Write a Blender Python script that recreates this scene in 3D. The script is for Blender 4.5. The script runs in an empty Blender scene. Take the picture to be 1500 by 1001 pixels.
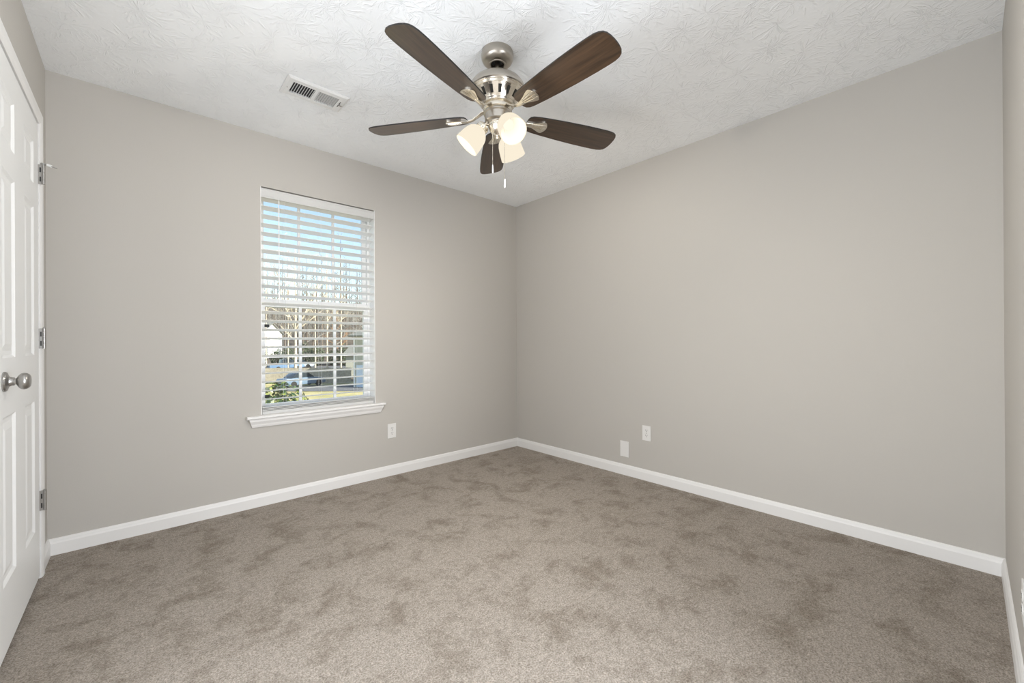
import bpy, bmesh, math, random
from math import sin, cos, pi, radians as R
from mathutils import Vector, Matrix

scn = bpy.context.scene
COL = scn.collection
random.seed(7)

# ------------------------------------------------------------------ camera, world, sun, large lights, exposure
# Room frame: x runs along the window wall to the right, y towards the window wall, z up. Metres.
cam_d = bpy.data.cameras.new('camera')
cam_d.sensor_fit = 'HORIZONTAL'
cam_d.sensor_width = 36.0
cam_d.lens = 603.96 * 36.0 / 1500.0
cam_d.clip_start = 0.02
cam_d.clip_end = 500
cam = bpy.data.objects.new('camera', cam_d)
COL.objects.link(cam)
rt = Vector((0.74233, -0.67001, -0.005589))
fw = Vector((0.67002, 0.74234, 0.00099))
up = rt.cross(fw).normalized()
m = Matrix((rt, up, -fw)).transposed().to_4x4()
m.translation = Vector((0, 0, 1.0607))
cam.matrix_world = m
scn.camera = cam

world = bpy.data.worlds.new('sky')
scn.world = world
world.use_nodes = True
wn = world.node_tree.nodes
wl = world.node_tree.links
wn.clear()
w_out = wn.new('ShaderNodeOutputWorld')
w_bg = wn.new('ShaderNodeBackground')
w_sky = wn.new('ShaderNodeTexSky')
w_sky.sky_type = 'NISHITA'
w_sky.sun_disc = False
w_sky.sun_elevation = R(32)
w_sky.sun_rotation = R(150)
w_sky.air_density = 1.0
w_sky.dust_density = 0.15
w_bg.inputs['Strength'].default_value = 0.23
w_hs = wn.new('ShaderNodeHueSaturation')
w_hs.inputs['Saturation'].default_value = 0.88
wl.new(w_sky.outputs[0], w_hs.inputs['Color'])
wl.new(w_hs.outputs[0], w_bg.inputs['Color'])
wl.new(w_bg.outputs[0], w_out.inputs['Surface'])

sun_d = bpy.data.lights.new('sun', 'SUN')
sun_d.energy = 9.5
sun_d.color = (1.0, 0.93, 0.80)
sun_d.angle = R(0.6)
sun = bpy.data.objects.new('sun', sun_d)
COL.objects.link(sun)
s_az, s_el = R(-60), R(29)
sdir = Vector((cos(s_el) * cos(s_az), cos(s_el) * sin(s_az), sin(s_el)))
sun.rotation_euler = sdir.to_track_quat('Z', 'Y').to_euler()

# fill: area lights added out of view to brighten the room
def add_fill_light(name, energy, loc, aim, sx, sy, col):
    d = bpy.data.lights.new(name, 'AREA')
    d.shape = 'RECTANGLE'
    d.size, d.size_y = sx, sy
    d.energy = energy
    d.color = col
    o = bpy.data.objects.new(name, d)
    COL.objects.link(o)
    o.location = loc
    o.rotation_euler = Vector(aim).to_track_quat('-Z', 'Y').to_euler()


E_FRONT, E_LEFT, E_LAMP = 52, 22, 19.0
FILL_COL = (0.95, 1.0, 1.065)
add_fill_light('fill_light', E_FRONT, (1.10, -0.45, 1.10), (-1.0, 0.8, 0.1), 0.7, 1.8, FILL_COL)
add_fill_light('fill_light', E_LEFT * 1.75, (-1.10, 1.30, 0.95), (0.8, -1.0, 0.35), 1.3, 1.4, FILL_COL)
add_fill_light('fill_light', E_LEFT * 0.8, (-0.85, 0.55, 1.00), (1.0, 0.2, 0.1), 0.9, 1.8, FILL_COL)

vs = scn.view_settings
vs.view_transform = 'Standard'
vs.look = 'None'
vs.gamma = 1.0
vs.use_curve_mapping = False
vs.exposure = 0.20

# ------------------------------------------------------------------ room numbers
XL, XR, YB, YF, H = -0.348, 2.8614, 3.098, -0.106, 2.44   # left, right, back (window), front walls
WX0, WX1, WZ0, WZ1 = 0.588, 1.361, 0.590, 2.090            # window opening
WT = 0.16                                                  # wall thickness

# ------------------------------------------------------------------ materials
MATS = {}


def nt(name):
    mt = bpy.data.materials.new(name)
    mt.use_nodes = True
    MATS[name] = mt
    n, l = mt.node_tree.nodes, mt.node_tree.links
    n.clear()
    out = n.new('ShaderNodeOutputMaterial')
    return mt, n, l, out


def pbr(name, col, rough=0.5, metal=0.0, spec=0.5, noise=None, bump=None, aniso=0.0, coat=0.0):
    """noise=(scale, second colour, low, high); bump=(scale, distance, strength)"""
    mt, n, l, out = nt(name)
    b = n.new('ShaderNodeBsdfPrincipled')
    b.inputs['Base Color'].default_value = (*col, 1)
    b.inputs['Roughness'].default_value = rough
    b.inputs['Metallic'].default_value = metal
    b.inputs['Specular IOR Level'].default_value = spec
    b.inputs['Anisotropic'].default_value = aniso
    b.inputs['Coat Weight'].default_value = coat
    l.new(b.outputs[0], out.inputs['Surface'])
    if noise or bump:
        tc = n.new('ShaderNodeTexCoord')
    if noise:
        t = n.new('ShaderNodeTexNoise')
        t.inputs['Scale'].default_value = noise[0]
        t.inputs['Detail'].default_value = 4
        l.new(tc.outputs['Object'], t.inputs['Vector'])
        r = n.new('ShaderNodeValToRGB')
        r.color_ramp.elements[0].position = noise[2]
        r.color_ramp.elements[0].color = (*noise[1], 1)
        r.color_ramp.elements[1].position = noise[3]
        r.color_ramp.elements[1].color = (*col, 1)
        l.new(t.outputs['Fac'], r.inputs[0])
        l.new(r.outputs[0], b.inputs['Base Color'])
    if bump:
        t = n.new('ShaderNodeTexNoise')
        t.inputs['Scale'].default_value = bump[0]
        t.inputs['Detail'].default_value = 3
        l.new(tc.outputs['Object'], t.inputs['Vector'])
        bp = n.new('ShaderNodeBump')
        bp.inputs['Distance'].default_value = bump[1]
        bp.inputs['Strength'].default_value = bump[2]
        l.new(t.outputs['Fac'], bp.inputs['Height'])
        l.new(bp.outputs[0], b.inputs['Normal'])
    return mt


M_wall = pbr('greige_paint', (0.530, 0.506, 0.470), 0.75, spec=0.25, bump=(260, 0.0006, 0.35))
M_trim = pbr('white_trim_paint', (0.84, 0.83, 0.815), 0.38, spec=0.4, bump=(60, 0.0004, 0.15))
M_door = pbr('white_door_paint', (0.86, 0.86, 0.85), 0.40, spec=0.4, bump=(90, 0.0004, 0.15))
M_plate = pbr('white_plastic', (0.80, 0.79, 0.77), 0.35)
M_slot = pbr('dark_slot', (0.02, 0.02, 0.02), 0.6)
M_vinyl = pbr('white_vinyl', (0.92, 0.92, 0.915), 0.35)
M_head = pbr('white_valance', (0.64, 0.635, 0.62), 0.45)
M_cord = pbr('white_cord', (0.75, 0.75, 0.73), 0.7)
M_ventw = pbr('white_enamel', (0.83, 0.83, 0.82), 0.4)
M_duct = pbr('dark_duct', (0.05, 0.05, 0.055), 0.8)
M_nickel = pbr('brushed_nickel', (0.46, 0.425, 0.375), 0.28, metal=1.0, aniso=0.5, bump=(400, 0.0001, 0.2))
M_nickel_p = pbr('polished_nickel', (0.78, 0.73, 0.64), 0.24, metal=1.0)
M_steel = pbr('satin_steel', (0.42, 0.41, 0.395), 0.32, metal=1.0)
M_rubber = pbr('white_rubber', (0.80, 0.80, 0.78), 0.6)
M_black = pbr('black_plastic', (0.012, 0.012, 0.012), 0.5)


def ceiling_material():
    mt, n, l, out = nt('stomped_ceiling')
    b = n.new('ShaderNodeBsdfPrincipled')
    b.inputs['Base Color'].default_value = (0.94, 0.955, 0.965, 1)
    b.inputs['Roughness'].default_value = 0.85
    b.inputs['Specular IOR Level'].default_value = 0.15
    l.new(b.outputs[0], out.inputs['Surface'])
    tc = n.new('ShaderNodeTexCoord')

    def math(op, a, bb=None, cc=None):
        x = n.new('ShaderNodeMath')
        x.operation = op
        for i, v in enumerate((a, bb, cc)):
            if v is None:
                continue
            if isinstance(v, (int, float)):
                x.inputs[i].default_value = v
            else:
                l.new(v, x.inputs[i])
        return x.outputs[0]

    total = None
    for k, (sc, off, ang) in enumerate(((4.6, (0.0, 0.0), 9.0), (5.2, (3.37, 1.73), 8.0), (4.1, (7.1, 5.3), 10.0))):
        mp = n.new('ShaderNodeMapping')
        mp.inputs['Location'].default_value = (off[0], off[1], 0)
        l.new(tc.outputs['Object'], mp.inputs['Vector'])
        # slight wander so the strokes curve
        wn_ = n.new('ShaderNodeTexNoise')
        wn_.inputs['Scale'].default_value = 9
        wn_.inputs['Detail'].default_value = 1
        l.new(mp.outputs[0], wn_.inputs['Vector'])
        wv = n.new('ShaderNodeVectorMath'); wv.operation = 'MULTIPLY_ADD'
        wv.inputs[1].default_value = (0.07, 0.07, 0)
        l.new(wn_.outputs['Color'], wv.inputs[0])
        l.new(mp.outputs[0], wv.inputs[2])
        vo = n.new('ShaderNodeTexVoronoi')
        vo.voronoi_dimensions = '2D'
        vo.inputs['Scale'].default_value = sc
        vo.inputs['Randomness'].default_value = 0.75
        l.new(wv.outputs[0], vo.inputs['Vector'])
        df = n.new('ShaderNodeVectorMath'); df.operation = 'SUBTRACT'
        l.new(wv.outputs[0], df.inputs[0])
        l.new(vo.outputs['Position'], df.inputs[1])
        sp = n.new('ShaderNodeSeparateXYZ')
        l.new(df.outputs[0], sp.inputs[0])
        a = math('ARCTAN2', sp.outputs[1], sp.outputs[0])
        r = math('SQRT', math('ADD', math('MULTIPLY', sp.outputs[0], sp.outputs[0]), math('MULTIPLY', sp.outputs[1], sp.outputs[1])))
        cs = n.new('ShaderNodeSeparateXYZ')
        l.new(vo.outputs['Color'], cs.inputs[0])
        cb = n.new('ShaderNodeCombineXYZ')
        l.new(math('MULTIPLY', a, ang * 0.5), cb.inputs[0])
        l.new(math('MULTIPLY', r, 13.0), cb.inputs[1])
        l.new(math('MULTIPLY', cs.outputs[0], 60.0), cb.inputs[2])
        no = n.new('ShaderNodeTexNoise')
        no.inputs['Scale'].default_value = 1.0
        no.inputs['Detail'].default_value = 2.5
        no.inputs['Roughness'].default_value = 0.6
        l.new(cb.outputs[0], no.inputs['Vector'])
        mr = n.new('ShaderNodeMapRange')
        mr.interpolation_type = 'SMOOTHSTEP'
        mr.inputs['From Min'].default_value = 0.50
        mr.inputs['From Max'].default_value = 0.66
        l.new(no.outputs['Fac'], mr.inputs['Value'])
        fade = n.new('ShaderNodeMapRange')
        fade.interpolation_type = 'SMOOTHSTEP'
        fade.inputs['From Min'].default_value = 0.13
        fade.inputs['From Max'].default_value = 0.07
        l.new(r, fade.inputs['Value'])
        h = math('MULTIPLY', mr.outputs[0], fade.outputs[0])
        total = h if total is None else math('MAXIMUM', total, h)
    fine = n.new('ShaderNodeTexNoise')
    fine.inputs['Scale'].default_value = 70
    fine.inputs['Detail'].default_value = 3
    l.new(tc.outputs['Object'], fine.inputs['Vector'])
    hh = math('ADD', total, math('MULTIPLY', fine.outputs['Fac'], 0.25))
    bp = n.new('ShaderNodeBump')
    bp.inputs['Distance'].default_value = 0.0030
    bp.inputs['Strength'].default_value = 0.62
    l.new(hh, bp.inputs['Height'])
    l.new(bp.outputs[0], b.inputs['Normal'])
    return mt


M_ceil = ceiling_material()


def carpet_material():
    mt, n, l, out = nt('greige_carpet')
    b = n.new('ShaderNodeBsdfPrincipled')
    b.inputs['Roughness'].default_value = 0.95
    b.inputs['Specular IOR Level'].default_value = 0.05
    b.inputs['Sheen Weight'].default_value = 0.05
    l.new(b.outputs[0], out.inputs['Surface'])
    tc = n.new('ShaderNodeTexCoord')

    def noise(scale, detail, dist=0.0, rough=0.5):
        t = n.new('ShaderNodeTexNoise')
        t.inputs['Scale'].default_value = scale
        t.inputs['Detail'].default_value = detail
        t.inputs['Roughness'].default_value = rough
        t.inputs['Distortion'].default_value = dist
        l.new(tc.outputs['Object'], t.inputs['Vector'])
        return t.outputs['Fac']

    def ramp(src, p0, c0, p1, c1):
        r = n.new('ShaderNodeValToRGB')
        r.color_ramp.elements[0].position = p0
        r.color_ramp.elements[0].color = (*c0, 1)
        r.color_ramp.elements[1].position = p1
        r.color_ramp.elements[1].color = (*c1, 1)
        l.new(src, r.inputs[0])
        return r.outputs[0]

    def mix(kind, fac, a, c):
        x = n.new('ShaderNodeMix')
        x.data_type = 'RGBA'
        x.blend_type = kind
        x.inputs[0].default_value = fac
        l.new(a, x.inputs[6])
        l.new(c, x.inputs[7])
        return x.outputs[2]
    # darker patches paint in the shading of trodden pile, tufts are speckled
    patch = ramp(noise(5.6, 8, 0.35, 0.70), 0.37, (0.64, 0.61, 0.57), 0.52, (1, 1, 1))
    tuft = ramp(noise(165, 4, 0, 0.85), 0.36, (0.265, 0.222, 0.18), 0.62, (0.73, 0.655, 0.58))
    fleck = ramp(noise(48, 3, 0, 0.7), 0.32, (0.74, 0.73, 0.71), 0.62, (1, 1, 1))
    c = mix('MULTIPLY', 1.0, tuft, fleck)
    c = mix('MULTIPLY', 0.8, c, patch)
    l.new(c, b.inputs['Base Color'])
    bp = n.new('ShaderNodeBump')
    bp.inputs['Distance'].default_value = 0.012
    bp.inputs['Strength'].default_value = 0.9
    l.new(noise(150, 4, 0, 0.8), bp.inputs['Height'])
    l.new(bp.outputs[0], b.inputs['Normal'])
    return mt


M_carpet = carpet_material()


def wood_material():
    mt, n, l, out = nt('walnut_blade')
    b = n.new('ShaderNodeBsdfPrincipled')
    b.inputs['Roughness'].default_value = 0.32
    b.inputs['Coat Weight'].default_value = 0.4
    b.inputs['Coat Roughness'].default_value = 0.28
    l.new(b.outputs[0], out.inputs['Surface'])
    tc = n.new('ShaderNodeTexCoord')
    mp = n.new('ShaderNodeMapping')
    mp.inputs['Scale'].default_value = (2.2, 38, 38)
    l.new(tc.outputs['Object'], mp.inputs['Vector'])
    t = n.new('ShaderNodeTexNoise')
    t.inputs['Scale'].default_value = 2.0
    t.inputs['Detail'].default_value = 6
    t.inputs['Distortion'].default_value = 0.6
    l.new(mp.outputs[0], t.inputs['Vector'])
    r = n.new('ShaderNodeValToRGB')
    r.color_ramp.elements[0].position = 0.32
    r.color_ramp.elements[0].color = (0.020, 0.011, 0.006, 1)
    r.color_ramp.elements[1].position = 0.72
    r.color_ramp.elements[1].color = (0.072, 0.040, 0.021, 1)
    l.new(t.outputs['Fac'], r.inputs[0])
    l.new(r.outputs[0], b.inputs['Base Color'])
    return mt


M_wood = wood_material()
M_edge = pbr('blade_edge', (0.012, 0.010, 0.009), 0.5)


def shade_material():
    mt, n, l, out = nt('frosted_glass_shade')
    d = n.new('ShaderNodeBsdfDiffuse'); d.inputs[0].default_value = (0.010, 0.0085, 0.006, 1)
    t = n.new('ShaderNodeBsdfTranslucent'); t.inputs[0].default_value = (0.018, 0.015, 0.010, 1)
    mx = n.new('ShaderNodeMixShader'); mx.inputs[0].default_value = 0.5
    l.new(d.outputs[0], mx.inputs[1]); l.new(t.outputs[0], mx.inputs[2])
    e = n.new('ShaderNodeEmission'); e.inputs[0].default_value = (1.0, 0.90, 0.72, 1); e.inputs[1].default_value = 0.82
    ad = n.new('ShaderNodeAddShader')
    l.new(mx.outputs[0], ad.inputs[0]); l.new(e.outputs[0], ad.inputs[1])
    l.new(ad.outputs[0], out.inputs['Surface'])
    return mt


M_shade = shade_material()


def emis(name, col, s):
    mt, n, l, out = nt(name)
    e = n.new('ShaderNodeEmission')
    e.inputs[0].default_value = (*col, 1)
    e.inputs[1].default_value = s
    l.new(e.outputs[0], out.inputs['Surface'])
    return mt


M_bulb = emis('lit_bulb', (1.0, 0.93, 0.76), 0.95)


def glass_material():
    mt, n, l, out = nt('window_glass')
    t = n.new('ShaderNodeBsdfTransparent'); t.inputs[0].default_value = (0.96, 0.98, 0.97, 1)
    g = n.new('ShaderNodeBsdfGlossy'); g.inputs['Roughness'].default_value = 0.0
    mx = n.new('ShaderNodeMixShader'); mx.inputs[0].default_value = 0.05
    l.new(t.outputs[0], mx.inputs[1]); l.new(g.outputs[0], mx.inputs[2])
    l.new(mx.outputs[0], out.inputs['Surface'])
    return mt


M_glass = glass_material()


def slat_material():
    mt, n, l, out = nt('white_slat')
    b = n.new('ShaderNodeBsdfPrincipled')
    b.inputs['Base Color'].default_value = (0.97, 0.97, 0.965, 1)
    b.inputs['Roughness'].default_value = 0.4
    t = n.new('ShaderNodeBsdfTranslucent'); t.inputs[0].default_value = (1.0, 0.99, 0.97, 1)
    mx = n.new('ShaderNodeMixShader'); mx.inputs[0].default_value = 0.65
    l.new(b.outputs[0], mx.inputs[1]); l.new(t.outputs[0], mx.inputs[2])
    l.new(mx.outputs[0], out.inputs['Surface'])
    return mt


M_slat = slat_material()

# outdoors
M_grass = pbr('winter_grass', (0.54, 0.46, 0.22), 0.9, noise=(0.5, (0.34, 0.31, 0.12), 0.35, 0.62))
M_litter = pbr('leaf_litter', (0.15, 0.12, 0.085), 0.95, noise=(0.4, (0.09, 0.07, 0.055), 0.35, 0.65))
M_asphalt = pbr('asphalt', (0.17, 0.17, 0.18), 0.9, noise=(3, (0.12, 0.12, 0.13), 0.3, 0.7))
M_concrete = pbr('concrete', (0.62, 0.60, 0.56), 0.9, noise=(2, (0.5, 0.48, 0.45), 0.3, 0.7))
M_fence = pbr('weathered_fence', (0.52, 0.46, 0.37), 0.9, noise=(5, (0.36, 0.31, 0.25), 0.3, 0.7))
M_bark = pbr('grey_bark', (0.18, 0.145, 0.115), 0.9, noise=(6, (0.10, 0.08, 0.065), 0.3, 0.7))
M_pale = pbr('pale_bark', (0.72, 0.63, 0.49), 0.85, noise=(4, (0.42, 0.35, 0.27), 0.3, 0.6))
M_twig = pbr('twigs', (0.26, 0.245, 0.22), 0.9)
M_rust = pbr('rust_leaves', (0.46, 0.23, 0.11), 0.9, noise=(3, (0.33, 0.22, 0.13), 0.3, 0.7))
M_leaf = pbr('holly_leaf', (0.26, 0.30, 0.06), 0.40, noise=(7, (0.022, 0.052, 0.016), 0.46, 0.66))
M_pine = pbr('dark_evergreen', (0.10, 0.13, 0.07), 0.8, noise=(3, (0.05, 0.07, 0.04), 0.3, 0.7))
M_siding = pbr('sage_siding', (0.46, 0.45, 0.38), 0.8)
M_wsiding = pbr('white_siding', (0.86, 0.85, 0.82), 0.8)
M_roof = pbr('slate_roof', (0.22, 0.22, 0.20), 0.9)
M_garage = pbr('garage_door_paint', (0.62, 0.70, 0.80), 0.6)
M_pane = pbr('house_window_pane', (0.10, 0.13, 0.17), 0.15)
M_bluecar = pbr('blue_grey_car_paint', (0.15, 0.21, 0.29), 0.3, coat=0.5)
M_whitecar = pbr('pale_car_paint', (0.50, 0.60, 0.68), 0.3, coat=0.5)
M_truck = pbr('blue_car_paint', (0.13, 0.22, 0.36), 0.3, coat=0.5)
M_carglass = pbr('car_glass', (0.03, 0.04, 0.05), 0.1)
M_tyre = pbr('tyre', (0.02, 0.02, 0.02), 0.8)
M_unseenw = pbr('unseen_wall_paint', (0.66, 0.63, 0.59), 0.8)
M_ext = pbr('exterior_siding', (0.55, 0.53, 0.48), 0.8)

# ------------------------------------------------------------------ mesh helpers


def obj(name, bm, mats, parent=None, smooth=False, loc=None, mw=None):
    me = bpy.data.meshes.new(name)
    bmesh.ops.recalc_face_normals(bm, faces=bm.faces[:])
    bm.to_mesh(me)
    bm.free()
    for mt in (mats if isinstance(mats, (list, tuple)) else [mats]):
        me.materials.append(mt)
    if smooth:
        me.polygons.foreach_set('use_smooth', [True] * len(me.polygons))
        try:
            me.set_sharp_from_angle(angle=R(35))
        except Exception:
            pass
    o = bpy.data.objects.new(name, me)
    COL.objects.link(o)
    if loc is not None:
        o.location = loc
    if mw is not None:
        o.matrix_local = mw
    if parent is not None:
        o.parent = parent
    return o


def struct(name, bm, mats, **k):
    o = obj(name, bm, mats, **k)
    o['kind'] = 'structure'
    return o


def tag(o, label, cat, group=None):
    o['label'] = label
    o['category'] = cat
    if group:
        o['group'] = group
    return o


def thing(name, label, cat, loc=(0, 0, 0), rz=0.0, group=None):
    o = bpy.data.objects.new(name, None)
    o.empty_display_size = 0.05
    COL.objects.link(o)
    o.location = loc
    o.rotation_euler = (0, 0, rz)
    return tag(o, label, cat, group)


def box(bm, x0, x1, y0, y1, z0, z1, mat=0, bevel=0.0, mw=None):
    vs_ = [bm.verts.new((x, y, z)) for z in (z0, z1) for y in (y0, y1) for x in (x0, x1)]
    fs = []
    for idx in ((0, 2, 3, 1), (4, 5, 7, 6), (0, 1, 5, 4), (2, 6, 7, 3), (0, 4, 6, 2), (1, 3, 7, 5)):
        f = bm.faces.new([vs_[i] for i in idx])
        f.material_index = mat
        fs.append(f)
    if mw is not None:
        bmesh.ops.transform(bm, matrix=mw, verts=vs_)
    if bevel > 0:
        es = list({e for f in fs for e in f.edges})
        r = bmesh.ops.bevel(bm, geom=es, offset=bevel, segments=2, affect='EDGES', profile=0.6)
        for f in r['faces']:
            f.material_index = mat
    return vs_


def lathe(bm, prof, n=48, mw=None, mat=0, closed=False):
    """prof: list of (r, z)"""
    rings = []
    for r, z in prof:
        if r < 1e-6:
            rings.append([bm.verts.new((0, 0, z))])
        else:
            rings.append([bm.verts.new((r * cos(2 * pi * i / n), r * sin(2 * pi * i / n), z)) for i in range(n)])
    pairs = list(zip(rings, rings[1:]))
    if closed:
        pairs.append((rings[-1], rings[0]))
    for a, b in pairs:
        for i in range(n):
            j = (i + 1) % n
            if len(a) == 1 and len(b) == 1:
                continue
            if len(a) == 1:
                f = bm.faces.new((a[0], b[i], b[j]))
            elif len(b) == 1:
                f = bm.faces.new((a[i], a[j], b[0]))
            else:
                f = bm.faces.new((a[i], a[j], b[j], b[i]))
            f.material_index = mat
    vv = [v for r in rings for v in r]
    if mw is not None:
        bmesh.ops.transform(bm, matrix=mw, verts=vv)
    return vv


def tube(bm, pts, rad, n=8, mat=0, caps=True):
    """pts: Vectors; rad: number or list"""
    pts = [Vector(p) for p in pts]
    rads = rad if isinstance(rad, (list, tuple)) else [rad] * len(pts)
    rings = []
    ref = None
    for i, p in enumerate(pts):
        t = (pts[min(i + 1, len(pts) - 1)] - pts[max(i - 1, 0)]).normalized()
        if ref is None or abs(ref.dot(t)) > 0.98:
            ref = Vector((0, 0, 1)) if abs(t.z) < 0.9 else Vector((1, 0, 0))
        u = (ref - t * ref.dot(t)).normalized()
        v = t.cross(u)
        ref = u
        rings.append([bm.verts.new(p + (u * cos(2 * pi * k / n) + v * sin(2 * pi * k / n)) * rads[i]) for k in range(n)])
    for a, b in zip(rings, rings[1:]):
        for k in range(n):
            f = bm.faces.new((a[k], a[(k + 1) % n], b[(k + 1) % n], b[k]))
            f.material_index = mat
    if caps and n > 2:
        bm.faces.new(rings[0]).material_index = mat
        bm.faces.new(rings[-1]).material_index = mat


def prism(bm, outline, z0, z1, mat=0, mw=None, bevel=0.0, topmat=None):
    """outline: list of (x,y); extruded from z0 to z1"""
    a = [bm.verts.new((x, y, z0)) for x, y in outline]
    b = [bm.verts.new((x, y, z1)) for x, y in outline]
    f0 = bm.faces.new(a); f1 = bm.faces.new(b)
    f0.material_index = mat; f1.material_index = mat
    for i in range(len(a)):
        j = (i + 1) % len(a)
        f = bm.faces.new((a[i], a[j], b[j], b[i]))
        f.material_index = mat if topmat is None else topmat
    if bevel:
        es = list(f0.edges) + list(f1.edges)
        bmesh.ops.bevel(bm, geom=es, offset=bevel, segments=2, affect='EDGES', profile=0.6)
    if mw is not None:
        bmesh.ops.transform(bm, matrix=mw, verts=bm.verts[:])
    return a + b


def run_profile(bm, prof, p0, p1, into, mat=0):
    """extrude a (depth, height) profile along p0->p1; into = unit vector away from the wall"""
    p0, p1, into = Vector(p0), Vector(p1), Vector(into)
    a = [bm.verts.new(p0 + into * d + Vector((0, 0, h))) for d, h in prof]
    b = [bm.verts.new(p1 + into * d + Vector((0, 0, h))) for d, h in prof]
    for i in range(len(prof)):
        j = (i + 1) % len(prof)
        bm.faces.new((a[i], a[j], b[j], b[i])).material_index = mat
    bm.faces.new(a); bm.faces.new(b)


# ------------------------------------------------------------------ room shell
DX0, DX1, DZ = -0.30, 1.30, 2.05      # unseen front doorway behind the camera, widened for the added fill light

bm = bmesh.new(); box(bm, XL - 1.9, XR + WT, YF - 2.2, YB + WT, -0.12, 0.0); struct('floor', bm, M_carpet)
bm = bmesh.new(); box(bm, XL - 1.9, XR + WT, YF - 2.2, YB + WT, H, H + 0.12); struct('ceiling', bm, M_ceil)


def holed_wall(name, axis, at, depth, a0, a1, z0, z1, ho, mats, b=None, link=True):
    """wall slab with one opening ho=(a0,a1,z0,z1); axis 'x' = runs along x"""
    b = b or bmesh.new()
    xs = [a0, ho[0], ho[1], a1]
    zs = [z0, ho[2], ho[3], z1]
    if zs[1] <= z0 + 1e-6:
        zs = [z0, ho[3], z1]
        hole = (1, 0)
    else:
        hole = (1, 1)
    grid = {}

    def V(i, k, s):
        if (i, k, s) not in grid:
            d = at + (depth if s else 0)
            p = (xs[i], d, zs[k]) if axis == 'x' else (d, xs[i], zs[k])
            grid[(i, k, s)] = b.verts.new(p)
        return grid[(i, k, s)]
    nx, nz = len(xs) - 1, len(zs) - 1
    full = lambda i, k: 0 <= i < nx and 0 <= k < nz and (i, k) != hole
    for i in range(nx):
        for k in range(nz):
            if not full(i, k):
                continue
            for s in (0, 1):
                b.faces.new((V(i, k, s), V(i + 1, k, s), V(i + 1, k + 1, s), V(i, k + 1, s))).material_index = s
            if not full(i - 1, k): b.faces.new((V(i, k, 0), V(i, k + 1, 0), V(i, k + 1, 1), V(i, k, 1)))
            if not full(i + 1, k): b.faces.new((V(i + 1, k, 0), V(i + 1, k + 1, 0), V(i + 1, k + 1, 1), V(i + 1, k, 1)))
            if not full(i, k - 1): b.faces.new((V(i, k, 0), V(i + 1, k, 0), V(i + 1, k, 1), V(i, k, 1)))
            if not full(i, k + 1): b.faces.new((V(i, k + 1, 0), V(i + 1, k + 1, 0), V(i + 1, k + 1, 1), V(i, k + 1, 1)))
    if not link:
        return b
    return struct(name, b, mats)


holed_wall('wall_back', 'x', YB, WT, XL - WT, XR + WT, 0, H, (WX0, WX1, WZ0 - 0.02, WZ1), [M_wall, M_ext])
holed_wall('wall_front', 'x', YF, -0.12, XL - WT, XR + WT, 0, H, (DX0, DX1, 0.0, DZ), [M_wall, M_unseenw])
bm = bmesh.new(); box(bm, XR, XR + WT, YF - 2.2, YB, 0, H); struct('wall_right', bm, M_wall)
# left wall with the opening that the door fills
DY0, DY1, DTOP = 2.022, 2.850, 2.062
OY0, OY1, OZ = 0.06, 1.66, 2.02        # unseen opening added to let the side fill lights in
bm = holed_wall('wall_left', 'y', XL, -WT, 1.95, YB, 0, H, (DY0, DY1, 0.0, DTOP), None, None, False)
holed_wall('wall_left', 'y', XL, -WT, YF, 1.95, 0, H, (OY0, OY1, 0.0, OZ), [M_wall, M_unseenw], bm)
# unseen walls added to enclose the fill lights and keep sky light out
bm = bmesh.new(); box(bm, XL - 1.9, XR + WT, YF - 2.3, YF - 2.2, 0, H); struct('wall_added_end', bm, M_unseenw)
bm = bmesh.new(); box(bm, XL - 2.0, XL - 1.9, YF - 2.3, 1.90, 0, H); box(bm, XL - 1.9, XL - WT, 1.86, 1.88, 0, H); struct('wall_added_side', bm, M_unseenw)
# closet behind the left door, so no daylight slips round it
bm = bmesh.new()
box(bm, XL - WT - 0.62, XL - WT - 0.6, 1.9, 3.1, 0, H)
box(bm, XL - WT - 0.62, XL - WT, 1.88, 1.9, 0, H)
box(bm, XL - WT - 0.62, XL - WT, 3.1, 3.12, 0, H)
box(bm, XL - WT - 0.62, XL - WT, 1.88, 3.12, H, H + 0.02)
box(bm, XL - WT - 0.62, XL - WT, 1.88, 3.12, -0.02, 0.0)
struct('wall_closet', bm, M_unseenw)

# baseboards: flat board with an eased, stepped top
BP = [(0, 0), (0.013, 0), (0.013, 0.058), (0.010, 0.066), (0.0085, 0.074), (0.005, 0.080), (0, 0.082)]
CX = XL + 0.018                       # door casing face
CY = 2.885                            # casing outer edge
bm = bmesh.new(); run_profile(bm, BP, (XL, YB, 0), (XR, YB, 0), (0, -1, 0)); struct('baseboard_back', bm, M_trim)
bm = bmesh.new(); run_profile(bm, BP, (XR, YB, 0), (XR, YF, 0), (-1, 0, 0)); struct('baseboard_right', bm, M_trim)
bm = bmesh.new(); run_profile(bm, BP, (XL, CY, 0), (XL, YB, 0), (1, 0, 0)); run_profile(bm, BP, (XL, 1.925, 0), (XL, 1.985, 0), (1, 0, 0)); struct('baseboard_left', bm, M_trim)
bm = bmesh.new(); run_profile(bm, BP, (DX1 + 0.07, YF, 0), (XR, YF, 0), (0, 1, 0)); struct('baseboard_front', bm, M_trim)

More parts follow.
